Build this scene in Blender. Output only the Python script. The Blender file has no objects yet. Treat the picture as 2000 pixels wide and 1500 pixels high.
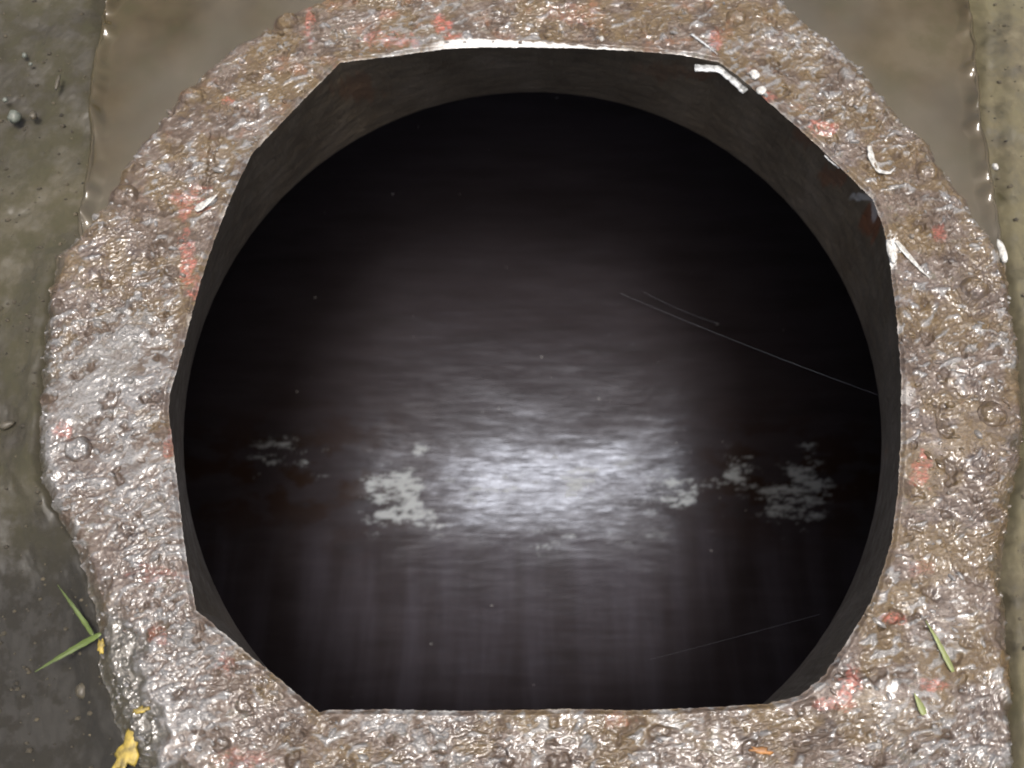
import bpy, math, random
import numpy as np
from mathutils import Vector

# ------------------------------------------------------------------ camera, world, sun, exposure
scene = bpy.context.scene
col = scene.collection
R = math.radians
PITCH = R(22.0)            # tilt of the lens away from straight down
DIST = 0.70                # metres from lens to the flange at the picture's middle
FPX = 2000.0               # focal length in photo pixels

cam_data = bpy.data.cameras.new('camera')
cam_data.sensor_width = 36.0
cam_data.lens = 36.0
cam_data.clip_start = 0.01
cam_data.clip_end = 200.0
cam_data.dof.use_dof = True
cam_data.dof.focus_distance = DIST
cam_data.dof.aperture_fstop = 7.0
cam = bpy.data.objects.new('camera', cam_data)
CAM = Vector((0, -DIST * math.sin(PITCH), DIST * math.cos(PITCH)))
cam.location = CAM
cam.rotation_euler = (PITCH, 0, 0)
col.objects.link(cam)
scene.camera = cam

SUN_ZEN, SUN_AZ = R(8.0), R(-75.0)      # zenith angle; azimuth from +x towards +y (up in the picture)
world = bpy.data.worlds.new('World')
scene.world = world
world.use_nodes = True
wn = world.node_tree.nodes
wl = world.node_tree.links
sky = wn.new('ShaderNodeTexSky')
sky.sky_type = 'NISHITA'
sky.sun_disc = False
sky.sun_elevation = math.pi / 2 - SUN_ZEN
sky.sun_rotation = math.pi / 2 - SUN_AZ
sky.air_density = 1.0
sky.dust_density = 8.0
sky.ozone_density = 1.0
wn['Background'].inputs['Strength'].default_value = 0.09
wl.new(sky.outputs[0], wn['Background'].inputs['Color'])

sun_data = bpy.data.lights.new('sun', 'SUN')
sun_data.energy = 1.5
sun_data.angle = R(11.0)
sun_data.color = (1.0, 0.99, 0.98)
sun = bpy.data.objects.new('sun', sun_data)
sd = Vector((math.sin(SUN_ZEN) * math.cos(SUN_AZ), math.sin(SUN_ZEN) * math.sin(SUN_AZ), math.cos(SUN_ZEN)))
sun.rotation_euler = sd.to_track_quat('Z', 'Y').to_euler()
sun.location = sd * 5
col.objects.link(sun)

vs = scene.view_settings
vs.view_transform = 'Standard'
vs.look = 'None'
vs.gamma = 1.0
vs.use_curve_mapping = False
vs.exposure = 1.30
scene.cycles.adaptive_threshold = 0.03
scene.cycles.max_bounces = 5
scene.cycles.diffuse_bounces = 3
scene.cycles.glossy_bounces = 3
scene.cycles.pixel_filter_type = 'BLACKMAN_HARRIS'
scene.cycles.filter_width = 1.9

# ------------------------------------------------------------------ helpers
rng = np.random.default_rng(7)
random.seed(7)
_perm = rng.permutation(4096)
_gr = rng.uniform(0, 2 * np.pi, 4096)
_gx, _gy = np.cos(_gr), np.sin(_gr)


def perlin(x, y, seed=0):
    xi = np.floor(x).astype(np.int64); yi = np.floor(y).astype(np.int64)
    fx = x - xi; fy = y - yi
    u = fx * fx * fx * (fx * (fx * 6 - 15) + 10); v = fy * fy * fy * (fy * (fy * 6 - 15) + 10)

    def g(ix, iy, dx, dy):
        h = _perm[(_perm[(ix + seed * 131) & 4095] + iy) & 4095]
        return _gx[h] * dx + _gy[h] * dy
    a = g(xi, yi, fx, fy); b = g(xi + 1, yi, fx - 1, fy)
    c = g(xi, yi + 1, fx, fy - 1); d = g(xi + 1, yi + 1, fx - 1, fy - 1)
    return ((a + u * (b - a)) + v * ((c + u * (d - c)) - (a + u * (b - a)))) * 1.5


def fbm(x, y, octaves=4, seed=0, gain=0.5):
    s = 0; amp = 1.0; f = 1.0; tot = 0
    for o in range(octaves):
        s = s + amp * perlin(x * f + 17.3 * o, y * f - 9.1 * o, seed + o)
        tot += amp; amp *= gain; f *= 2.03
    return s / tot


def smooth(a, b, x):
    t = np.clip((x - a) / (b - a), 0, 1)
    return t * t * (3 - 2 * t)


def pix(px, py, z=0.0):
    """photo pixel -> point on the level plane at height z"""
    dx = (px - 1000.0) / FPX; dy = -(py - 750.0) / FPX
    c, s = math.cos(PITCH), math.sin(PITCH)
    d = (dx, dy * c + s, dy * s - c)
    t = (z - CAM.z) / d[2]
    return (CAM.x + d[0] * t, CAM.y + d[1] * t, z)


def pixa(pts, z=0.0):
    return np.array([pix(p[0], p[1], z) for p in pts])


def to_px(x, y, z):
    c, s = math.cos(PITCH), math.sin(PITCH)
    vx = x - CAM.x; vy = y - CAM.y; vz = z - CAM.z
    depth = vy * s - vz * c
    up = vy * c + vz * s
    return 1000 + FPX * vx / depth, 750 - FPX * up / depth


def mesh_obj(name, verts, faces, material=None, parent=None, smooth_shade=True):
    me = bpy.data.meshes.new(name)
    if isinstance(verts, np.ndarray) and isinstance(faces, np.ndarray):
        n, k = faces.shape
        me.vertices.add(len(verts)); me.vertices.foreach_set('co', verts.astype(np.float32).ravel())
        me.loops.add(n * k); me.loops.foreach_set('vertex_index', faces.astype(np.int32).ravel())
        me.polygons.add(n)
        me.polygons.foreach_set('loop_start', np.arange(0, n * k, k, dtype=np.int32))
        me.update(calc_edges=True); me.validate()
    else:
        me.from_pydata([tuple(v) for v in verts], [], [tuple(f) for f in faces]); me.update()
    if smooth_shade:
        me.polygons.foreach_set('use_smooth', np.ones(len(me.polygons), dtype=bool))
    if material:
        me.materials.append(material)
    o = bpy.data.objects.new(name, me)
    col.objects.link(o)
    if parent:
        o.parent = parent
    return o


def attr(o, name, values):
    a = o.data.attributes.new(name, 'FLOAT', 'POINT')
    a.data.foreach_set('value', np.asarray(values, dtype=np.float32))


def grid_faces(nu, nv, wrap_u=False):
    """vertex index = i*nv + j"""
    iu = np.arange(nu if wrap_u else nu - 1); jv = np.arange(nv - 1)
    I, J = np.meshgrid(iu, jv, indexing='ij')
    I2 = (I + 1) % nu
    return np.stack([I * nv + J, I2 * nv + J, I2 * nv + J + 1, I * nv + J + 1], -1).reshape(-1, 4)


def tag(o, label=None, cat=None, group=None, kind=None):
    if label: o['label'] = label
    if cat: o['category'] = cat
    if group: o['group'] = group
    if kind: o['kind'] = kind
    return o


ALB = 0.76      # scales the colours down so that glints stand out more


class Mat:
    """small node-graph helper"""
    def __init__(self, name):
        self.m = bpy.data.materials.new(name); self.m.use_nodes = True
        self.t = self.m.node_tree; self.b = self.t.nodes['Principled BSDF']

    def n(self, kind, **kw):
        nd = self.t.nodes.new(kind)
        for k, v in kw.items():
            setattr(nd, k, v)
        return nd

    def set(self, sock, v):
        if isinstance(v, bpy.types.NodeSocket):
            self.t.links.new(v, sock)
        else:
            if hasattr(sock.default_value, '__len__') and len(sock.default_value) == 4 and len(v) == 3:
                v = (*v, 1)
            sock.default_value = v

    def p(self, **kw):
        for k, v in kw.items():
            self.set(self.b.inputs[k.replace('_', ' ')], v)
        return self

    def coord(self, scale=(1, 1, 1), rot=(0, 0, 0)):
        tc = self.n('ShaderNodeTexCoord'); mp = self.n('ShaderNodeMapping')
        mp.inputs['Scale'].default_value = scale; mp.inputs['Rotation'].default_value = rot
        self.t.links.new(tc.outputs['Object'], mp.inputs['Vector'])
        return mp.outputs[0]

    def noise(self, scale, detail=4, rough=0.55, vec=None, distortion=0.0):
        nd = self.n('ShaderNodeTexNoise')
        nd.inputs['Scale'].default_value = scale; nd.inputs['Detail'].default_value = detail
        nd.inputs['Roughness'].default_value = rough; nd.inputs['Distortion'].default_value = distortion
        self.t.links.new(vec if vec is not None else self.coord(), nd.inputs['Vector'])
        return nd.outputs['Fac']

    def ramp(self, fac, stops):
        nd = self.n('ShaderNodeValToRGB')
        els = nd.color_ramp.elements
        while len(els) < len(stops):
            els.new(0.5)
        for e, (pos, c) in zip(els, stops):
            e.position = pos
            e.color = (c, c, c, 1) if not hasattr(c, '__len__') else (*[v * ALB for v in c], 1)
        self.t.links.new(fac, nd.inputs[0])
        return nd.outputs[0]

    def mix(self, fac, a, b, mode='MIX'):
        nd = self.n('ShaderNodeMix', data_type='RGBA', blend_type=mode)
        self.set(nd.inputs['Factor'], fac); self.set(nd.inputs['A'], a); self.set(nd.inputs['B'], tuple(v * ALB for v in b) if isinstance(b, tuple) else b)
        return nd.outputs['Result']

    def math(self, op, a, b=0.0):
        nd = self.n('ShaderNodeMath', operation=op)
        self.set(nd.inputs[0], a); self.set(nd.inputs[1], b)
        return nd.outputs[0]

    def attr(self, name):
        return self.n('ShaderNodeAttribute', attribute_name=name).outputs['Fac']

    def bump(self, height, strength=0.5, distance=0.001, normal=None):
        nd = self.n('ShaderNodeBump')
        nd.inputs['Strength'].default_value = strength; nd.inputs['Distance'].default_value = distance
        self.t.links.new(height, nd.inputs['Height'])
        if normal is not None:
            self.t.links.new(normal, nd.inputs['Normal'])
        return nd.outputs[0]


# ------------------------------------------------------------------ materials
def mat_rust():
    M = Mat('wet_rust')
    gr = M.coord(scale=(1.0, 1.9, 1.0), rot=(0, 0, R(20)))
    fine = M.noise(300, 3, 0.6, gr)
    h = M.attr('hgt')
    c = M.ramp(M.attr('tone'), [(0.08, (0.026, 0.015, 0.009)), (0.32, (0.066, 0.041, 0.023)),
                     (0.50, (0.108, 0.074, 0.050)), (0.66, (0.165, 0.126, 0.098)), (0.85, (0.110, 0.094, 0.058)), (1.0, (0.055, 0.034, 0.020))])
    c = M.mix(M.attr('ochre'), c, (0.118, 0.074, 0.022))
    c = M.mix(M.attr('grey'), c, (0.205, 0.205, 0.195))
    low = M.ramp(h, [(0.08, 1.0), (0.36, 0.0)])
    c = M.mix(M.math('MULTIPLY', low, 0.75), c, (0.050, 0.030, 0.016))
    c = M.mix(M.attr('orange'), c, (0.23, 0.092, 0.032))
    c = M.mix(M.attr('mud'), c, (0.055, 0.050, 0.032))
    red = M.math('MULTIPLY', M.attr('red'), M.ramp(fine, [(0.38, 0.05), (0.64, 0.75)]))
    c = M.mix(red, c, (0.52, 0.125, 0.085))
    wht = M.attr('white')
    c = M.mix(wht, c, (0.80, 0.79, 0.74))
    rough = M.ramp(M.attr('gloss'), [(0.25, 0.75), (0.75, 0.48)])
    grain = M.noise(620, 2, 0.6, gr)
    b1 = M.bump(fine, 0.40, 0.0008)
    b2 = M.bump(grain, 0.40, 0.0005, b1)
    dots = M.ramp(M.noise(260, 3, 0.6, gr), [(0.40, 0.4), (0.54, 1.0)])
    c = M.mix(M.ramp(grain, [(0.40, 0.45), (0.56, 0.0)]), c, (0.045, 0.029, 0.017))
    coatw = M.math('MULTIPLY', M.math('MULTIPLY', dots, M.ramp(M.attr('gloss'), [(0.2, 0.2), (0.6, 1.0)])), M.math('SUBTRACT', 1.0, M.math('MULTIPLY', wht, 0.9)))
    coatr = M.ramp(M.attr('gloss'), [(0.2, 0.15), (0.55, 0.045)])
    M.p(Base_Color=c, Roughness=rough, Metallic=0.0, Normal=b2, Coat_Weight=coatw, Coat_Roughness=coatr, Coat_Normal=b1, Coat_IOR=1.55)
    return M.m


def rust_attrs(o, X, Y, h, seed=0):
    """colour and wetness of the rust as point attributes: patches of scale, ochre, bare grey, orange"""
    u = X * 0.94 - Y * 0.34; w = X * 0.34 + Y * 0.94
    tone = 0.5 + 0.62 * fbm(u * 34, w * 52, 4, 201, 0.62) + 0.42 * fbm(u * 180, w * 300, 3, 207, 0.6)
    attr(o, 'tone', np.clip(tone, 0, 1).ravel())
    PX, PY = to_px(X, Y, 0)
    # the top and the right rusted ochre, the lower left rubbed down to grey scale
    greyz = smooth(620, 250, PX) * smooth(480, 760, PY) + 0.45 * smooth(1250, 1450, PY)
    attr(o, 'ochre', (0.9 * smooth(0.02, 0.30, fbm(X * 24, Y * 30, 5, 211, 0.65) + 0.17 - 0.26 * greyz)).ravel())
    big = fbm(X * 9, Y * 9, 4, 217, 0.55)
    attr(o, 'grey', (0.8 * smooth(0.45, 0.85, h + 0.6 * big + 0.30 * greyz - 0.03)).ravel())
    topz = smooth(520, 120, PY) * smooth(1900, 1300, PX)
    attr(o, 'orange', (0.6 * smooth(0.42 - 0.34 * topz, 0.75 - 0.2 * topz, fbm(X * 38, Y * 46, 5, 223, 0.66))).ravel())
    attr(o, 'gloss', np.clip(0.46 + 0.95 * fbm(X * 15, Y * 18, 5, 229, 0.65) + 0.6 * (h - 0.45) + 0.14 * greyz + 0.10 * smooth(1500, 1800, PX) * smooth(350, 600, PY) - 0.16 * topz, 0, 1).ravel())
    attr(o, 'hgt', np.clip(h, 0, 1).ravel())


def mat_neck():
    M = Mat('bore_steel')
    st = M.coord(scale=(1, 1, 0.35))
    n1 = M.noise(22, 6, 0.65, st)
    c = M.ramp(n1, [(0.30, (0.068, 0.050, 0.031)), (0.5, (0.106, 0.082, 0.053)), (0.66, (0.132, 0.104, 0.073)), (0.78, (0.175, 0.098, 0.05))])
    c = M.mix(M.attr('stain'), c, (0.13, 0.050, 0.020))
    c = M.mix(M.attr('white'), c, (0.66, 0.68, 0.68))
    M.p(Base_Color=c, Roughness=M.ramp(M.noise(60), [(0.3, 0.45), (0.7, 0.75)]),
        Normal=M.bump(M.noise(140, 5, 0.6), 0.4, 0.0008))
    return M.m


def mat_pipe():
    M = Mat('tarred_pipe_lining')
    lon = M.coord(scale=(0.20, 1.5, 1.5), rot=(0, 0, R(5)))
    n1 = M.attr('lon')
    scr = M.noise(230, 5, 0.72, lon)                     # fine lengthwise scratches
    c = M.ramp(n1, [(0.0, (0.019, 0.0155, 0.0155)), (0.5, (0.025, 0.0205, 0.022)), (1.0, (0.031, 0.026, 0.028))])
    c = M.mix(M.attr('streak'), c, (0.058, 0.053, 0.066))
    c = M.mix(M.attr('brown'), c, (0.020, 0.011, 0.007))
    c = M.mix(M.math('MULTIPLY', M.attr('glow'), M.ramp(scr, [(0.38, 0.1), (0.62, 1.0)])), c, (0.11, 0.113, 0.13))
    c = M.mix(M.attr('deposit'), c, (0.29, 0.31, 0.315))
    speck = M.ramp(M.noise(150, 1, 0.4), [(0.815, 0.0), (0.84, 0.5)])
    c = M.mix(speck, c, (0.6, 0.6, 0.56))
    rough = M.ramp(scr, [(0.34, 0.26), (0.68, 0.19)])
    rough = M.math('ADD', rough, M.math('MULTIPLY', M.attr('deposit'), 0.25))
    b2 = M.bump(scr, 0.07, 0.0008)
    M.p(Base_Color=c, Roughness=rough, Normal=b2, Specular_IOR_Level=M.ramp(scr, [(0.36, 0.05), (0.64, 0.19)]), Specular_Tint=(0.82, 0.87, 1.0, 1.0),
        Anisotropic=0.7, Tangent=M.n('ShaderNodeTangent', direction_type='RADIAL', axis='X').outputs[0])
    return M.m


def mat_ground():
    M = Mat('wet_mud')
    n1 = M.noise(9, 5, 0.62)
    n2 = M.noise(45, 5, 0.65)
    lit_clay = M.attr('lit_clay')
    moss = M.ramp(n1, [(0.34, (0.020, 0.015, 0.007)), (0.5, (0.040, 0.034, 0.017)), (0.66, (0.064, 0.054, 0.029))])
    moss = M.mix(M.ramp(n2, [(0.45, 0.0), (0.65, 0.6)]), moss, (0.036, 0.034, 0.013))
    cl = M.ramp(n2, [(0.34, (0.030, 0.024, 0.011)), (0.5, (0.080, 0.067, 0.037)), (0.66, (0.128, 0.110, 0.066))])
    cl = M.mix(M.ramp(n1, [(0.48, 0.0), (0.66, 0.55)]), cl, (0.13, 0.115, 0.055))
    c = M.mix(lit_clay, moss, cl)
    c = M.mix(M.attr('falloff'), c, (0.011, 0.009, 0.005))
    rough = M.math('MAXIMUM', M.ramp(n2, [(0.33, 0.5), (0.55, 0.95)]), M.math('MULTIPLY', M.attr('falloff'), 0.85))
    b1 = M.bump(n2, 0.4, 0.003)
    M.p(Base_Color=c, Roughness=rough, Normal=b1)
    return M.m


def mat_water():
    M = Mat('muddy_water')
    c = M.ramp(M.noise(11, 4, 0.55), [(0.36, (0.042, 0.031, 0.013)), (0.5, (0.066, 0.050, 0.025)), (0.64, (0.088, 0.070, 0.040))])
    c = M.mix(M.ramp(M.noise(34, 5, 0.65), [(0.46, 0.0), (0.66, 0.5)]), c, (0.050, 0.045, 0.018))
    c = M.mix(M.attr('sky_sheen'), c, (0.105, 0.095, 0.076))
    M.p(Base_Color=c, Roughness=0.08, IOR=1.38)
    return M.m


def mat_plain(name, colr, rough=0.5, var=0.25, scale=120, **kw):
    M = Mat(name)
    lo = tuple(v * (1 - var) for v in colr); hi = tuple(min(1, v * (1 + var)) for v in colr)
    c = M.ramp(M.noise(scale, 4, 0.6), [(0.35, lo), (0.65, hi)])
    M.p(Base_Color=c, Roughness=rough, Normal=M.bump(M.noise(scale * 2, 3, 0.5), 0.3, 0.0006), **kw)
    return M.m


RUST = mat_rust(); NECK = mat_neck(); PIPE = mat_pipe(); GROUND = mat_ground(); WATER = mat_water()
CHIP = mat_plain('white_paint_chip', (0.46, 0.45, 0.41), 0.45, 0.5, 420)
BRIGHT = mat_plain('bright_cut_metal', (0.40, 0.41, 0.40), 0.3, 0.6, 300)
GRASS = mat_plain('grass_green', (0.085, 0.118, 0.025), 0.5, 0.35, 60)
PALEGRASS = mat_plain('grass_pale', (0.22, 0.25, 0.085), 0.5, 0.25, 60)
YELLOW = mat_plain('yellow_leaf', (0.27, 0.195, 0.03), 0.55, 0.6, 170)
STONE = mat_plain('pale_stone', (0.115, 0.125, 0.10), 0.45, 0.3, 200)
STONE2 = mat_plain('brown_stone', (0.07, 0.06, 0.04), 0.5, 0.3, 200)
GRIT = mat_plain('soil_grit', (0.055, 0.045, 0.027), 0.9, 0.7, 90)
THREAD = mat_plain('spider_silk', (0.07, 0.075, 0.085), 0.3, 0.1)

# ------------------------------------------------------------------ outlines taken in photo pixels, laid on real planes
OPEN = [(664, 118), (600, 182), (490, 297), (455, 370), (430, 430), (398, 520), (374, 605), (352, 690), (329, 768), (327, 800), (334, 860), (345, 950),
        (355, 1040), (366, 1115), (381, 1190), (430, 1232), (482, 1275), (555, 1335), (622, 1391), (640, 1386), (760, 1385), (880, 1388), (1000, 1386), (1110, 1384), (1250, 1387),
        (1400, 1380), (1500, 1374), (1565, 1358), (1612, 1318), (1650, 1262), (1702, 1178), (1728, 1110), (1745, 1050), (1756, 960), (1762, 860), (1763, 740), (1754, 620),
        (1742, 520), (1728, 440), (1706, 385), (1655, 335), (1600, 282), (1545, 232), (1490, 185), (1450, 150), (1405, 117), (1330, 103), (1250, 96), (1140, 90), (1040, 88),
        (940, 88), (870, 91), (780, 104), (720, 111)]
OUTER = [(595, 0), (535, 35), (469, 70), (413, 115), (350, 175), (280, 252), (227, 325), (192, 395), (147, 451), (104, 490), (92, 532), (73, 637), (68, 760), (58, 858), (66, 935), (101, 1005),
         (136, 1059), (154, 1115), (168, 1171), (185, 1220), (180, 1290), (205, 1377), (235, 1460), (330, 1580), (520, 1700), (760, 1770), (1040, 1800), (1320, 1785), (1600, 1750), (1850, 1680),
         (1975, 1590), (1998, 1490), (1994, 1395), (1986, 1290), (1973, 1150), (1970, 1080), (1988, 1003), (2010, 900), (2016, 800), (2005, 690), (1986, 567), (1966, 480), (1923, 427), (1888, 368), (1846, 315),
         (1825, 273), (1772, 228), (1710, 150), (1660, 95), (1590, 42), (1545, 0), (1440, -60), (1250, -105), (1040, -115), (830, -95), (690, -50)]
CEN = np.array(pix(1040, 740))[:2]
NT = 2300


def polar_outline(pts, z, n=NT, center=CEN):
    P = pixa(pts, z)[:, :2] - center
    a = np.unwrap(np.arctan2(P[:, 1], P[:, 0])); r = np.hypot(P[:, 0], P[:, 1])
    if a[-1] < a[0]:
        a = a[::-1]; r = r[::-1]
    # densify along straight chords so that corners stay corners
    A = []; Rr = []
    Q = P if np.unwrap(np.arctan2(P[:, 1], P[:, 0]))[-1] > np.unwrap(np.arctan2(P[:, 1], P[:, 0]))[0] else P[::-1]
    for i in range(len(Q)):
        p0 = Q[i]; p1 = Q[(i + 1) % len(Q)]
        for t in np.linspace(0, 1, 12, endpoint=False):
            q = p0 + (p1 - p0) * t
            A.append(math.atan2(q[1], q[0])); Rr.append(math.hypot(*q))
    A = np.array(A); Rr = np.array(Rr)
    o = np.argsort(A); A = A[o]; Rr = Rr[o]
    th = np.linspace(-np.pi, np.pi, n, endpoint=False)
    return th, np.interp(th, A, Rr, period=2 * np.pi)


TH, R_IN = polar_outline(OPEN, 0.0)
_, R_OUT = polar_outline(OUTER, -0.004)
COS, SIN = np.cos(TH), np.sin(TH)
R_IN = R_IN + 0.0011 * fbm(TH * 45, TH * 0 + 3.1, 4, 21, 0.6)
R_OUT = R_OUT + 0.0045 * fbm(TH * 22, TH * 0 + 8.1, 5, 22, 0.6)
BOLTS = [(562, 40), (376, 186), (243, 378), (150, 876), (1440, 32), (1655, 146), (1813, 332), (1906, 560), (1941, 806)]


def spots(X, Y, Z, lst, seed=3, freq=90):
    """soft irregular blotches centred on photo positions; lst of (px,py,rx,ry,strength)"""
    PX, PY = to_px(X, Y, Z)
    m = np.zeros_like(PX)
    w = fbm(X * freq, Y * freq, 4, seed, 0.6)
    for (a, b, rx, ry, s) in lst:
        d = np.hypot((PX - a) / rx, (PY - b) / ry) + 1.1 * w
        m = np.maximum(m, s * smooth(1.05, 0.55, d))
    return m


# ------------------------------------------------------------------ ground (polar sheet with a hole under the flange, out to the horizon)
CX, CY = CEN


def build_ground():
    nth = 1100
    th = np.linspace(-np.pi, np.pi, nth, endpoint=False)
    rr = np.concatenate([np.linspace(0.0, 0.30, 300), 0.30 * (60 / 0.30) ** (np.linspace(0, 1, 70)[1:])])
    T, RR = np.meshgrid(th, rr, indexing='ij')
    RR = RR + np.interp(T, TH, R_IN + 0.72 * (R_OUT - R_IN), period=2 * np.pi)
    X = CX + RR * np.cos(T); Y = CY + RR * np.sin(T)
    near = smooth(1.2, 0.5, RR)
    z = -0.020 + near * (0.0065 * fbm(X * 8, Y * 8, 4, 40) + 0.0027 * fbm(X * 40, Y * 28, 4, 44, 0.6) + 0.0009 * fbm(X * 170, Y * 140, 3, 48, 0.6))
    z = z + (1 - near) * 0.05 * fbm(X * 1.5, Y * 1.5, 4, 52) * smooth(0.6, 3, RR)
    PX, PY = to_px(X, Y, z)
    # the mud stands a little above the puddle on both flanks, and drops away at lower left
    left = smooth(230, 60, PX) * smooth(1300, 700, PX)
    z = z - near * 0.003 * smooth(230, 150, PX) * smooth(650, 350, PY)
    z = z - near * 0.014 * smooth(420, 0, PX) * smooth(900, 1350, PY)
    z = z + near * 0.008 * smooth(1935, 1975, PX)
    # bed of the puddle, and nothing rises into the flange
    pool = smooth(165, 215, PX) * smooth(1935, 1890, PX) * smooth(560, 470, PY) * near
    z = np.where(pool > 0, z - 0.012 * pool, z)
    fl_r = np.interp(T, TH, R_OUT, period=2 * np.pi)
    side = np.clip(smooth(420, 520, PY) * (PX < 900) + (PX > 1100) * smooth(480, 600, PY), 0, 1) * near
    bank = smooth(fl_r + 0.030, fl_r + 0.002, RR + 0.014 * fbm(X * 24, Y * 24, 3, 57)) * side     # mud drawn up against the rim
    z = z + bank * 0.0105
    under = smooth(fl_r + 0.002, fl_r - 0.012, RR)
    z = np.minimum(z, -0.0025 + 0.002 * fbm(X * 60, Y * 60, 3, 58)) - 0.018 * under
    V = np.stack([X, Y, z], -1).reshape(-1, 3)
    o = mesh_obj('ground', V, grid_faces(nth, len(rr), True), GROUND)
    lit_clay = np.clip(smooth(1700, 1900, PX + 60 * fbm(X * 12, Y * 12, 3, 60)), 0, 1)  # khaki clay, with the brighter light on the right put into its colour
    attr(o, 'lit_clay', lit_clay.ravel())
    falloff = smooth(780, 1220, PY + 260 * fbm(X * 9, Y * 9, 4, 66)) * smooth(700, 300, PX)  # light falloff towards lower left, painted as near-black ground
    attr(o, 'falloff', (falloff * 0.95).ravel())
    tag(o, kind='structure')
    # grit and soil crumbs lying on the mud
    rs = random.Random(5)
    ok = np.argwhere((PX > -40) & (PX < 2040) & (PY > -40) & (PY < 1540) & (pool < 0.02) & (under < 0.02))
    verts = []; faces = []
    for q in range(550):
        i, j = ok[rs.randrange(len(ok))]
        x, y, zz = X[i, j], Y[i, j], z[i, j]
        r = min(0.0017, 0.0006 * math.exp(rs.gauss(0, 0.7)))
        b = len(verts)
        for lev, sc in ((-0.5, 0.9), (0.35, 1.0), (0.9, 0.5)):
            for k in range(5):
                a = 2 * math.pi * k / 5 + 0.3 * lev
                f = r * sc * rs.uniform(0.7, 1.3)
                verts.append((x + f * math.cos(a) * rs.uniform(1, 1.6), y + f * math.sin(a), zz + lev * r))
        for lv in (0, 5):
            for k in range(5):
                faces.append((b + lv + k, b + lv + (k + 1) % 5, b + lv + 5 + (k + 1) % 5, b + lv + 5 + k))
        faces.append(tuple(b + 10 + k for k in range(5)))
    g = mesh_obj('soil_grit', verts, faces, GRIT)
    tag(g, 'fine dark grit and soil crumbs strewn over the mud', 'grit', kind='stuff')
    return o


build_ground()


# ------------------------------------------------------------------ muddy water pooled in the two upper corners against the flange
def build_water():
    LE = [(214, -420), (212, -260), (210, -60), (203, 0), (196, 35), (180, 110), (174, 200), (167, 285), (157, 360), (149, 420), (146, 470), (150, 540)]
    RE = [(1868, -420), (1876, -260), (1886, -60), (1893, 10), (1908, 90), (1916, 160), (1922, 230), (1936, 320), (1946, 400), (1955, 450), (1962, 500), (1962, 540)]
    zw = -0.0090
    L = pixa(LE, zw); Rr = pixa(RE, zw)
    ny, nx = 420, 560
    t = np.linspace(0, 1, ny)
    ys = np.linspace(L[0, 1], max(L[-1, 1], Rr[-1, 1]), ny)
    lx = np.interp(-ys, -L[:, 1], L[:, 0]); rx = np.interp(-ys, -Rr[:, 1], Rr[:, 0])
    lx = lx + 0.0045 * fbm(ys * 22, ys * 0 + 1.7, 3, 71); rx = rx + 0.005 * fbm(ys * 24, ys * 0 + 5.7, 3, 74)
    s = np.linspace(-1, 1, nx); s = np.sign(s) * (1 - (1 - np.abs(s)) ** 2.0)     # denser at both edges
    X = lx[:, None] + (rx - lx)[:, None] * (s[None] + 1) / 2
    Y = np.repeat(ys[:, None], nx, 1)
    e = np.minimum(X - lx[:, None], rx[:, None] - X)          # distance in from the edge
    # meniscus: a rounded bead against the mud, then dips to the flat pool
    w = 0.017 * (1 + 0.7 * fbm(Y * 26, X * 0, 3, 77))
    q = np.clip(e / w, 0, 1)
    rise = np.sqrt(np.clip(1 - (1 - np.clip(q * 3.0, 0, 1)) ** 2, 0, 1))
    z = zw + np.where(q < 0.333, -0.009 + 0.0132 * rise, 0.0048 * (1 + 1.1 * perlin(Y * 62, X * 20, 78)) * (1 - smooth(0.30, 1.0, q)))
    z = z + 0.0009 * fbm(X * 9, Y * 9, 2, 79)
    # end of the pool towards the viewer sinks under flange and mud
    PX, PY = to_px(X, Y, z)
    z = z - 0.01 * smooth(470, 540, PY)
    V = np.stack([X, Y, z], -1).reshape(-1, 3)
    o = mesh_obj('puddle_water', V, grid_faces(ny, nx), WATER)
    dd = np.hypot(X - CX, Y - CY) - np.interp(np.arctan2(Y - CY, X - CX), TH, R_OUT, period=2 * np.pi)
    attr(o, 'sky_sheen', (0.5 * smooth(0.085, -0.01, dd + 0.07 * fbm(X * 12, Y * 12, 3, 76))).ravel())  # grey reflection of the sky near the flange, painted into the water colour
    # drop what would hang inside the opening
    me = o.data
    import bmesh
    bm = bmesh.new(); bm.from_mesh(me)
    rk = np.interp([math.atan2(v.co.y - CY, v.co.x - CX) for v in bm.verts], TH, R_IN + 0.72 * (R_OUT - R_IN), period=2 * np.pi)
    kill = [v for v, q in zip(bm.verts, rk) if math.hypot(v.co.x - CX, v.co.y - CY) < q]
    bmesh.ops.delete(bm, geom=kill, context='VERTS')
    bm.to_mesh(me); bm.free()
    tag(o, kind='structure')


build_water()

# ------------------------------------------------------------------ the flanged pipe: plate, bore, pipe lining, bolts
pipe_root = bpy.data.objects.new('flanged_pipe', None)
col.objects.link(pipe_root)
tag(pipe_root, 'rusty wet pipe flange with a cut opening into the dark pipe below', 'pipe')


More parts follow.
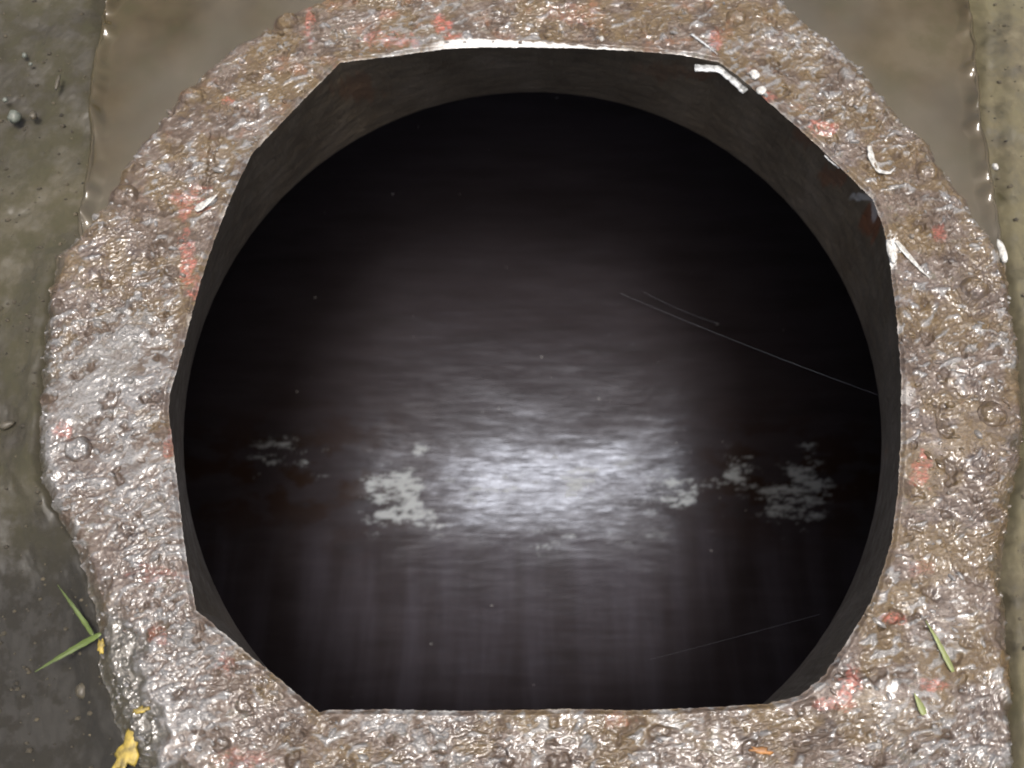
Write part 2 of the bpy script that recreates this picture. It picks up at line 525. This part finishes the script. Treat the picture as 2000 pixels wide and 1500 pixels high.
def build_plate():
    prof = np.linspace(0, 1, 262)
    r = R_IN[:, None] + (R_OUT - R_IN)[:, None] * prof[None]
    X = CX + r * COS[:, None]; Y = CY + r * SIN[:, None]
    a = R(-20)
    U = X * math.cos(a) - Y * math.sin(a); W = X * math.sin(a) + Y * math.cos(a)
    U = U + 0.004 * fbm(X * 40, Y * 40, 2, 5); W = W + 0.004 * fbm(X * 40, Y * 40, 2, 9)
    lump = fbm(U * 22, W * 26, 3, 1)
    scale = smooth(-0.15, 0.55, fbm(U * 62, W * 105, 3, 4, 0.5))                 # blistered sheets of scale
    crumb = smooth(0.10, 0.65, perlin(U * 95, W * 200, 8)) + 0.5 * smooth(0.10, 0.55, perlin(U * 210, W * 400, 18))
    pit = smooth(0.20, 0.45, fbm(X * 60, Y * 60, 3, 12))
    h = 0.22 + 0.30 * scale + 0.50 * crumb + 0.22 * lump - 0.25 * pit
    zone = 0.8 + 1.5 * fbm(X * 13, Y * 13, 4, 15)                 # some areas rougher than others
    z = 0.0022 * lump + np.clip(zone, 0.12, 1.5) * (0.0013 * scale + 0.0011 * crumb + 0.0009 * smooth(0.0, 0.6, perlin(U * 330, W * 560, 28))) - 0.0022 * pit - 0.0022
    # washers around bolts press the scale flat
    for (bx, by) in BOLTS:
        c = pix(bx, by, 0)
        d = np.hypot(X - c[0], Y - c[1])
        k = smooth(0.020, 0.012, d)
        z = z * (1 - 0.35 * k) - 0.0010 * k
        h = h * (1 - 0.4 * k)
    edge_in = (r - R_IN[:, None]); edge_out = (R_OUT[:, None] - r)
    z = z * smooth(-0.002, 0.012, edge_in)                      # ground flatter towards the cut edge
    z = z - 0.0025 * smooth(0.0035, 0.0, edge_in) - 0.0085 * smooth(0.014, 0.0, edge_out) ** 1.5
    PX, PY = to_px(X, Y, z)
    mud = smooth(0.0, 0.35, fbm(X * 26, Y * 26, 4, 31) + 0.75 * smooth(480, 180, PX) * smooth(1080, 1380, PY) - 0.25) * smooth(600, 250, PX) * smooth(1050, 1250, PY)
    sides = smooth(330, 430, PY) * (PX < 900) + (PX > 1100) * smooth(520, 640, PY)
    mud = np.maximum(mud, 0.9 * smooth(0.016, -0.004, edge_out + 0.022 * fbm(X * 30, Y * 30, 4, 33, 0.6)) * (0.35 + 0.65 * np.clip(sides, 0, 1)))
    z = z - 0.004 * mud
    # underside skirt on the outside
    Xs = CX + (R_OUT - 0.001) * COS; Ys = CY + (R_OUT - 0.001) * SIN
    n, m = X.shape
    X = np.concatenate([X, Xs[:, None]], 1); Y = np.concatenate([Y, Ys[:, None]], 1)
    z = np.concatenate([z, np.full((n, 1), -0.045)], 1)
    pad = lambda A: np.concatenate([A, A[:, -1:]], 1)
    V = np.stack([X, Y, z], -1).reshape(-1, 3)
    o = mesh_obj('flange_plate', V, grid_faces(n, m + 1, True), RUST, pipe_root)
    rust_attrs(o, X, Y, pad(h))
    attr(o, 'mud', pad(np.clip(mud, 0, 1)).ravel())
    red = spots(X, Y, z, [(862, 48, 22, 20, 1), (765, 78, 62, 18, 0.55), (880, 72, 20, 10, 0.7), (604, 45, 10, 46, 0.7), (372, 395, 38, 34, 0.6), (366, 512, 18, 58, 0.9), (385, 560, 12, 40, 0.5), (1398, 78, 14, 26, 0.75),
                            (1612, 250, 40, 16, 0.9), (1500, 190, 14, 12, 0.7), (1798, 920, 22, 40, 0.75), (1832, 455, 20, 16, 0.6), (1745, 640, 14, 12, 0.4), (1662, 1335, 26, 30, 0.9),
                            (1628, 1376, 48, 16, 0.6), (1826, 1340, 24, 18, 0.7), (1745, 1208, 22, 16, 0.75), (124, 842, 26, 22, 0.6), (308, 1120, 60, 20, 0.3), (332, 870, 12, 34, 0.5),
                            (760, 30, 18, 14, 0.3), (1120, 30, 60, 22, 0.25), (440, 1298, 20, 26, 0.3), (310, 1240, 30, 20, 0.35), (445, 198, 12, 9, 0.8), (1795, 1110, 30, 20, 0.25), (470, 1480, 60, 22, 0.35), (1210, 1405, 30, 20, 0.3)], 36, 110)
    attr(o, 'red', red.ravel())
    ein = pad(edge_in)
    wn_ = fbm(X * 120, Y * 120, 3, 39)
    PX, PY = to_px(X, Y, z)
    along = np.repeat((fbm(TH * 9, TH * 0 + 2.2, 4, 43, 0.6))[:, None], X.shape[1], 1)
    top = smooth(830, 880, PX) * smooth(1260, 1180, PX) * (PY < 400)
    wid = 0.0052 * smooth(1150, 900, PX) + 0.0018
    white = smooth(1.15, 0.75, (ein + 0.002 * wn_) / wid) * top
    white = np.maximum(white, 0.25 * smooth(0.0024, 0.0006, ein + 0.004 * wn_) * smooth(0.05, 0.3, along))
    # bare cut metal rubbed pale in a wider triangle on the right, and a glint painted below it
    white = np.maximum(white, spots(X, Y, z, [(1742, 492, 13, 34, 1.0), (1772, 770, 16, 24, 0.3)], 45, 130))
    attr(o, 'white', np.clip(white, 0, 1).ravel())
    return X, Y, z


PX_, PY_, PZ_ = build_plate()
_flat = None


def plate_z(x, y):
    """height of the flange plate (or mud) under a point"""
    dx, dy = x - CX, y - CY
    a = math.atan2(dy, dx); r = math.hypot(dx, dy)
    i = int(round((a + math.pi) / (2 * math.pi) * NT)) % NT
    f = (r - R_IN[i]) / (R_OUT[i] - R_IN[i])
    if f > 1:
        return -0.016
    if f < 0:
        return -0.001
    return float(PZ_[i, int(f * 261)])


# lower lip of the bore: a true circle in the photo's lower ring, 12 cm under the plate
ZL = -0.12
ring_px = [(1040 + 682 * math.cos(a), 862 + 682 * math.sin(a)) for a in np.linspace(0, 2 * np.pi, 90, endpoint=False)]
CEN_L = pixa(ring_px, ZL)[:, :2].mean(0)
THL, R_L = polar_outline(ring_px, ZL, NT, CEN_L)


def build_neck():
    m = 70
    top = np.stack([CX + R_IN * COS, CY + R_IN * SIN, np.full(NT, -0.0025)], -1)
    low = np.stack([CEN_L[0] + R_L * np.cos(THL), CEN_L[1] + R_L * np.sin(THL), np.full(NT, ZL)], -1)
    s = np.linspace(0, 1, m)
    blend = s ** 0.9
    V = top[:, None] * (1 - blend)[None, :, None] + low[:, None] * blend[None, :, None]
    V[..., 2] = -0.0025 + (ZL + 0.0025) * s[None]
    nrm = np.stack([COS, SIN], -1)
    bumpy = 0.0010 * fbm(TH[:, None] * 14, V[..., 2] * 60, 4, 81) + 0.0003 * fbm(TH[:, None] * 60, V[..., 2] * 220, 3, 85)
    fade = smooth(0, 0.06, s)[None] * smooth(1.0, 0.97, s)[None]
    V[..., :2] += nrm[:, None] * (bumpy * fade)[..., None]
    # a flat underside around the lip: the roof of the pipe
    wide = low.copy(); d = wide[:, :2] - CEN_L; wide[:, :2] = CEN_L + d * 1.10; wide[:, 2] = ZL - 0.0005
    V = np.concatenate([V, wide[:, None]], 1)
    o = mesh_obj('bore_wall', V.reshape(-1, 3), grid_faces(NT, m + 1, True), NECK, pipe_root)
    X, Y, Z = V[..., 0], V[..., 1], V[..., 2]
    attr(o, 'stain', spots(X, Y, Z, [(1700, 430, 22, 36, 0.9), (1625, 345, 40, 20, 0.6), (1580, 265, 40, 20, 0.5), (700, 170, 60, 30, 0.35), (1370, 145, 40, 14, 0.4), (1290, 140, 60, 20, 0.25)], 88, 120).ravel())
    attr(o, 'white', spots(X, Y, Z, [(1685, 385, 34, 10, 0.3), (1708, 410, 8, 26, 0.3)], 90, 160).ravel())


build_neck()


def build_pipe():
    yc, rp, zc = 0.013, 0.46, -0.13
    a0 = math.asin((ZL - 0.001 - zc) / rp)
    xs = np.concatenate([np.linspace(-2.2, -0.62, 12), np.linspace(-0.6, 0.6, 640), np.linspace(0.62, 2.2, 12)])
    ang = np.linspace(math.pi - a0, 2 * math.pi + a0, 620)
    X, A = np.meshgrid(xs, ang, indexing='ij')
    rr = rp + 0.0016 * fbm(X * 5, A * 5, 3, 101) + 0.0003 * fbm(X * 16, A * 60, 4, 105, 0.6)
    Y = yc + rr * np.cos(A); Z = zc + rr * np.sin(A)
    V = np.stack([X, Y, Z], -1)
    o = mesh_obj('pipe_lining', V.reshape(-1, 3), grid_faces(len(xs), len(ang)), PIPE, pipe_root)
    PX, PY = to_px(X, Y, Z)
    n1 = fbm(X * 14, A * 15, 6, 111, 0.74); n2 = fbm(X * 30, A * 60, 5, 117, 0.7)
    fine = fbm(X * 70, A * 110, 3, 121, 0.65)
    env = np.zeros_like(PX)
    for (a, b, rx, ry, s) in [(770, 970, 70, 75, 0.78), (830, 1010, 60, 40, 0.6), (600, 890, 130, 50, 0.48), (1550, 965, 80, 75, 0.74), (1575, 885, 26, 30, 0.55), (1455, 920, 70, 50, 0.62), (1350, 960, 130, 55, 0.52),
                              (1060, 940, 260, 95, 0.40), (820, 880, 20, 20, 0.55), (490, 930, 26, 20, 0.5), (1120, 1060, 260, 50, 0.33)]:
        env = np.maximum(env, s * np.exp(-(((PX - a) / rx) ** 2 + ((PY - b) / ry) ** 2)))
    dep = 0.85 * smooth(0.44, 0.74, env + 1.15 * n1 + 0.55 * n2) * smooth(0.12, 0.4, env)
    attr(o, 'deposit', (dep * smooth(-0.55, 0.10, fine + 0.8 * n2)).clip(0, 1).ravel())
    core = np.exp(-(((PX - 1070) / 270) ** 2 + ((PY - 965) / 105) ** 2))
    glow = smooth(0.42, 1.05, core + 0.7 * n2 + 0.6 * fine)  # pale glow of the highlight, painted into the lining colour
    attr(o, 'glow', (0.9 * glow).ravel())
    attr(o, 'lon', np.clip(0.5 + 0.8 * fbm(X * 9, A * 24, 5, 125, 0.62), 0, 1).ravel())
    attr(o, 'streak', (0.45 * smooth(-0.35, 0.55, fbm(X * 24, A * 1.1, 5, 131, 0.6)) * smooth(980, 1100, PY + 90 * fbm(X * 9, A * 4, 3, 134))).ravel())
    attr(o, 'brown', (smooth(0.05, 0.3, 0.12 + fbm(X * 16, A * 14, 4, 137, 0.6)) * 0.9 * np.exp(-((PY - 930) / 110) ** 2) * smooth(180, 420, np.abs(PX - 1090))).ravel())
    # closed ends far along the pipe
    for sx in (-2.2, 2.2):
        ring = [(sx, yc + rp * math.cos(t), zc + rp * math.sin(t)) for t in np.linspace(math.pi - a0, 2 * math.pi + a0, 40)]
        mesh_obj('pipe_end', ring, [tuple(range(40))], PIPE, pipe_root, False)
    # the roof of the pipe either side of the bore's lip
    hw = rp * math.cos(a0)
    n = 160
    t = np.linspace(-np.pi, np.pi, n, endpoint=False)
    rin = np.interp(t, THL, R_L, period=2 * np.pi) * 1.05
    inner = np.stack([CEN_L[0] + rin * np.cos(t), CEN_L[1] + rin * np.sin(t), np.full(n, ZL - 0.002)], -1)
    c, s = np.cos(t), np.sin(t)
    y0, y1, x0, x1 = yc - hw, yc + hw, -2.2, 2.2
    with np.errstate(divide='ignore'):
        k = np.minimum(np.where(c > 0, (x1 - CEN_L[0]) / c, np.where(c < 0, (x0 - CEN_L[0]) / c, 1e9)),
                       np.where(s > 0, (y1 - CEN_L[1]) / s, np.where(s < 0, (y0 - CEN_L[1]) / s, 1e9)))
    k = np.maximum(k, rin * 1.02)
    outer = np.stack([CEN_L[0] + k * c, CEN_L[1] + k * s, np.full(n, ZL - 0.002)], -1)
    V = np.stack([inner, outer], 1).reshape(-1, 3)
    mesh_obj('pipe_roof', V, grid_faces(n, 2, True), PIPE, pipe_root, False)


build_pipe()


# bolts: corroded dome heads on washers
def bolt_mesh(k):
    nr, na = 22, 40
    rr = np.linspace(0, 1, nr) ** 0.8 * 0.0125
    a = np.linspace(0, 2 * np.pi, na, endpoint=False)
    A, RR = np.meshgrid(a, rr, indexing='ij')
    hexr = 0.0075 * (1 + 0.05 * np.cos(6 * A + k))
    dome = 0.0030 * np.sqrt(np.clip(1 - (RR / hexr) ** 2, 0, 1))
    wash = -0.0045 * smooth(0.0072, 0.0125, RR)
    x = RR * np.cos(A); y = RR * np.sin(A)
    z = dome + wash + 0.0022 * fbm(x * 200 + 9 * k, y * 200, 3, 130 + k) + 0.0005 * fbm(x * 700, y * 700 + 5 * k, 2, 140 + k)
    V = np.stack([x * (1 + 0.06 * math.sin(k)), y, z], -1).reshape(-1, 3)
    return V, grid_faces(na, nr, True), np.clip(0.45 + 120 * (z - 0.002), 0, 1).ravel()


for k, (bx, by) in enumerate(BOLTS):
    V, F, hh = bolt_mesh(k)
    o = mesh_obj('bolt', V, F, RUST, pipe_root)
    c = pix(bx, by, 0.0)
    rust_attrs(o, V[:, 0] + c[0], V[:, 1] + c[1], hh)
    o.location = (c[0], c[1], -0.0008)


# crumbs of rust scale lying bonded all over the plate
def build_crumbs():
    N = 1800
    verts = []; faces = []; hg = []
    base = [(1, 0, 0), (0.5, 0.8, 0), (-0.55, 0.75, 0), (-1, -0.1, 0), (-0.4, -0.85, 0), (0.6, -0.75, 0)]
    for i in range(N):
        k = random.randrange(NT); f = random.uniform(0.02, 0.97)
        r = R_IN[k] + (R_OUT[k] - R_IN[k]) * f
        x = CX + r * COS[k]; y = CY + r * SIN[k]
        px, py = to_px(x, y, 0)
        if px < -60 or px > 2060 or py < -60 or py > 1560:
            continue
        z = float(PZ_[k, int(f * 261)])
        s = 0.0009 * math.exp(random.gauss(0, 0.42)); L = s * random.uniform(1.0, 2.4)
        a = R(-20) + random.gauss(0, 0.5)
        ca, sa = math.cos(a), math.sin(a)
        tx, ty = random.gauss(0, 0.28), random.gauss(0, 0.28)
        th = s * random.uniform(0.5, 1.0)
        b = len(verts)
        for lev, sc in ((-0.4, 1.0), (0.6, 0.85), (1.0, 0.4)):
            for (u, v, _) in base:
                jx = random.uniform(0.8, 1.2)
                u2 = u * L * sc * jx; v2 = v * s * sc * jx
                xx = u2 * ca - v2 * sa; yy = u2 * sa + v2 * ca
                verts.append((x + xx, y + yy, z + lev * th + tx * xx + ty * yy))
        for lv in (0, 6):
            for q in range(6):
                q2 = (q + 1) % 6
                faces.append((b + lv + q, b + lv + q2, b + lv + 6 + q2, b + lv + 6 + q))
        faces.append(tuple(b + 12 + q for q in range(6)))
        hg += [random.uniform(0.25, 1.0)] * 18
    o = mesh_obj('rust_scale', verts, faces, RUST, pipe_root)
    va = np.array(verts)
    rust_attrs(o, va[:, 0], va[:, 1], np.array(hg))
    o['kind'] = 'stuff'


build_crumbs()


# ------------------------------------------------------------------ small loose things
def strip(name, pts_px, width, mat, label, cat, group=None, z_off=0.0015, thick=0.0006, lift=None, zs=None, taper=True, fold=0.25):
    """a thin bent blade / shaving following photo points, laid on what is under it; solid, with thickness"""
    P = []
    for i, (a, b) in enumerate(pts_px):
        q = pix(a, b, 0.0)
        z = (zs[i] if zs else plate_z(q[0], q[1]) + z_off) + (lift[i] if lift else 0)
        P.append(Vector(pix(a, b, z)))
    # resample
    n = 16
    cum = [0]
    for a, b in zip(P, P[1:]):
        cum.append(cum[-1] + (b - a).length)
    Q = []
    for t in np.linspace(0, cum[-1], n):
        i = max(j for j in range(len(cum)) if cum[j] <= t + 1e-9); i = min(i, len(P) - 2)
        u = (t - cum[i]) / max(1e-9, cum[i + 1] - cum[i])
        Q.append(P[i].lerp(P[i + 1], u))
    base = Q[0].copy()
    verts = []; faces = []
    for i, q in enumerate(Q):
        d = (Q[min(i + 1, n - 1)] - Q[max(i - 1, 0)]).normalized()
        side = d.cross(Vector((0, 0, 1))).normalized()
        up = side.cross(d).normalized()
        t = i / (n - 1)
        w = width * (1.0 if not taper else max(0.12, (1 - t ** 2.2) * (0.55 + 0.45 * min(1, t * 6))))
        w *= 1 + 0.12 * math.sin(i * 2.3 + len(name))
        c = q - base
        for (sx, uz) in ((-1, 0), (0, -fold), (1, 0)):
            verts.append(c + side * (sx * w / 2) + up * (uz * w))
        for (sx, uz) in ((-1, 0), (0, -fold), (1, 0)):
            verts.append(c + side * (sx * w / 2 * 0.96) + up * (uz * w - thick))
    for i in range(n - 1):
        a = i * 6; b = a + 6
        faces += [(a, a + 1, b + 1, b), (a + 1, a + 2, b + 2, b + 1), (a + 3, b + 3, b + 4, a + 4), (a + 4, b + 4, b + 5, a + 5), (a, b, b + 3, a + 3), (a + 2, a + 5, b + 5, b + 2)]
    faces += [(0, 3, 4, 1), (1, 4, 5, 2)]
    e = (n - 1) * 6
    faces += [(e, e + 1, e + 4, e + 3), (e + 1, e + 2, e + 5, e + 4)]
    o = mesh_obj(name, verts, faces, mat)
    o.location = base
    tag(o, label, cat, group)
    return o


G1 = 'grass blades fallen on the flange'
strip('grass_blade', [(196, 1238), (160, 1258), (115, 1284), (68, 1312)], 0.0042, GRASS, 'bright green grass blade slanting over the dark mud at lower left', 'grass', G1, 0.004, lift=[0.002, 0.006, 0.004, 0.0])
strip('grass_blade', [(182, 1242), (165, 1215), (140, 1180), (112, 1142)], 0.0030, GRASS, 'dull thin grass blade pointing up left from the bright green one', 'grass', G1, 0.004, lift=[0.001, 0.003, 0.003, 0.0])
strip('grass_blade', [(1862, 1312), (1845, 1278), (1828, 1245), (1808, 1212)], 0.0036, PALEGRASS, 'pale long grass blade lying on the lower right of the flange', 'grass', G1, 0.003)
strip('grass_blade', [(1806, 1396), (1798, 1378), (1786, 1354)], 0.0046, PALEGRASS, 'short stubby grass blade near the bottom right of the flange', 'grass', G1, 0.003)

G2 = 'white chips and shavings at the rim'
zr = -0.006
strip('metal_shaving', [(1357, 132), (1405, 134), (1432, 155), (1456, 178)], 0.0062, BRIGHT, 'bent white metal shaving just inside the upper right rim', 'shaving', G2, zs=[-0.006, -0.006, -0.007, -0.008], taper=False, thick=0.001, fold=0.12)
strip('metal_shaving', [(1350, 66), (1375, 84), (1402, 106)], 0.0018, BRIGHT, 'thin straight silver sliver above the bent shaving at the rim', 'shaving', G2, 0.002)
strip('metal_shaving', [(1612, 302), (1634, 320), (1660, 341)], 0.0040, BRIGHT, 'bright straight shaving along the right rim edge', 'shaving', G2, zs=[-0.004, -0.004, -0.004], thick=0.001)
strip('metal_shaving', [(1698, 284), (1702, 308), (1716, 334), (1738, 338), (1750, 326)], 0.0046, CHIP, 'curled white shaving shaped like a hook on the right flange', 'shaving', G2, 0.0025)
strip('metal_shaving', [(382, 410), (402, 396), (424, 380)], 0.0060, CHIP, 'lone white sliver on the red stained left flange', 'shaving', G2, 0.0035)
strip('metal_shaving', [(1750, 470), (1775, 500), (1800, 528), (1816, 542)], 0.0040, CHIP, 'long white splinter slanting off the right rim', 'shaving', G2, 0.002)


def chip(name, px, py, rx, ry, mat, label, cat, group=None, rot=0.0, z=None, th=0.0016, seed=1, dz=0.0012, tilt=(0, 0)):
    """an irregular domed flake, pebble or leaf scrap"""
    q = pix(px, py, 0)
    zz = z if z is not None else plate_z(q[0], q[1]) + dz
    q = pix(px, py, zz)
    rs = random.Random(seed)
    na = 14
    rad = [1 + rs.uniform(-0.26, 0.22) for _ in range(na)]
    if name == 'leaf_scrap':
        na = 18; rad = [1 + rs.uniform(-0.45, 0.35) for _ in range(na)]
    else:
        rad = [(rad[i - 1] + 2 * rad[i] + rad[(i + 1) % na]) / 4 for i in range(na)]
    verts = []; faces = []
    for (sc, hz) in ((0.92, -0.5), (1.0, 0.0), (0.8, 0.6), (0.4, 0.95)):
        for i in range(na):
            a = 2 * math.pi * i / na
            u = rx * rad[i] * sc * math.cos(a); v = ry * rad[i] * sc * math.sin(a)
            verts.append((u * math.cos(rot) - v * math.sin(rot), u * math.sin(rot) + v * math.cos(rot), hz * th * rs.uniform(0.75, 1.25) + tilt[0] * u + tilt[1] * v))
    for l in range(3):
        for i in range(na):
            j = (i + 1) % na
            faces.append((l * na + i, l * na + j, (l + 1) * na + j, (l + 1) * na + i))
    faces.append(tuple(3 * na + i for i in range(na)))
    faces.append(tuple(reversed(range(na))))
    o = mesh_obj(name, verts, faces, mat)
    o.location = q
    tag(o, label, cat, group)
    return o


chip('paint_chip', 1474, 146, 0.0040, 0.0050, CHIP, 'upper of two white chips beside the bent shaving', 'chip', G2, 0.4, seed=11)
chip('paint_chip', 1487, 176, 0.0042, 0.0044, CHIP, 'lower of two white chips beside the bent shaving', 'chip', G2, 0.2, seed=12)
chip('paint_chip', 1740, 492, 0.0030, 0.0110, CHIP, 'tall white chip standing against the right rim of the opening', 'chip', G2, 0.15, seed=13)
chip('paint_chip', 1957, 490, 0.0030, 0.0105, CHIP, 'long white chip standing for a glint at the water edge on the far right', 'chip', G2, 0.12, z=-0.006, th=0.0025, seed=15)  # added in place of a highlight on the water edge
chip('paint_chip', 1944, 326, 0.0024, 0.0032, CHIP, 'round white chip standing for a glint on the right water edge above the long one', 'chip', G2, 0.3, z=-0.006, th=0.002, seed=16)  # a smaller water highlight, likewise added as a solid chip
chip('paint_chip', 1175, 76, 0.0022, 0.0024, CHIP, 'tiny cream chip above the white top edge', 'chip', G2, 0.0, seed=14)
G3 = 'yellow leaf scraps at lower left'
chip('leaf_scrap', 248, 1466, 0.0075, 0.0150, YELLOW, 'largest yellow leaf scrap at the bottom left edge', 'leaf', G3, -0.35, th=0.0010, seed=21, dz=0.004, tilt=(0.1, 0.05))
chip('leaf_scrap', 276, 1386, 0.0046, 0.0020, YELLOW, 'small flat yellow leaf scrap above the largest one', 'leaf', G3, 0.15, th=0.0008, seed=22, dz=0.003)
chip('leaf_scrap', 198, 1262, 0.0022, 0.0052, YELLOW, 'narrow yellow leaf scrap under the green grass blade', 'leaf', G3, 0.2, th=0.0008, seed=23, dz=0.004)
chip('leaf_scrap', 1485, 1466, 0.0062, 0.0022, mat_plain('orange_scrap', (0.30, 0.13, 0.03), 0.5, 0.5), 'flat orange scrap on the bottom part of the flange', 'leaf', None, -0.1, th=0.0008, seed=24, dz=0.002)
G4 = 'pebbles in the mud beside the puddle'
for i, (px, py, rx, ry, m, lab) in enumerate([
        (28, 228, 0.0052, 0.0060, STONE, 'largest pale pebble at the upper left edge of the mud'),
        (48, 108, 0.0022, 0.0022, STONE, 'small white pebble high on the left mud'),
        (60, 125, 0.0018, 0.0015, STONE, 'tiny yellowish pebble just under the small white one'),
        (10, 195, 0.0022, 0.0020, STONE, 'pale pebble at the left edge above the largest pebble'),
        (64, 226, 0.0040, 0.0030, STONE2, 'brown pebble right of the largest pale pebble'),
        (112, 162, 0.0085, 0.0018, STONE2, 'long dark stone lying level in the left mud'),
        (12, 830, 0.0030, 0.0060, STONE2, 'brown stone at the left edge halfway down'),
        (162, 1350, 0.0060, 0.0050, STONE2, 'brown lump beside the muddy flange edge at lower left')]):
    q = pix(px, py, -0.016)
    chip('pebble', px, py, rx, ry, m, lab, 'pebble', G4, 0.3 * i, z=-0.0150 if py < 1000 else -0.026, th=min(rx, ry) * 0.8, seed=40 + i)


def thread(p0, p1, z0, z1, label, rad=0.00012, sag=0.004):
    a = Vector(pix(*p0, z0)); b = Vector(pix(*p1, z1))
    n = 14
    verts = []; faces = []
    for i in range(n):
        t = i / (n - 1)
        c = a.lerp(b, t) - a + Vector((0, 0, -sag * 4 * t * (1 - t)))
        d = (b - a).normalized(); s = d.cross(Vector((0, 0, 1))).normalized(); u = s.cross(d)
        for k in range(5):
            an = 2 * math.pi * k / 5
            verts.append(c + (s * math.cos(an) + u * math.sin(an)) * rad)
    for i in range(n - 1):
        for k in range(5):
            faces.append((i * 5 + k, i * 5 + (k + 1) % 5, (i + 1) * 5 + (k + 1) % 5, (i + 1) * 5 + k))
    o = mesh_obj('spider_thread', verts, faces, THREAD)
    o.location = a
    tag(o, label, 'thread', 'spider threads across the opening')


thread((1212, 573), (1716, 772), -0.20, -0.118, 'longest pale thread slanting down to the right wall of the bore')
thread((1255, 569), (1405, 633), -0.20, -0.18, 'short faint thread just above the longest one', 0.00009)
thread((1270, 1288), (1600, 1200), -0.22, -0.13, 'faint thread low in the opening rising to the right', 0.00007)
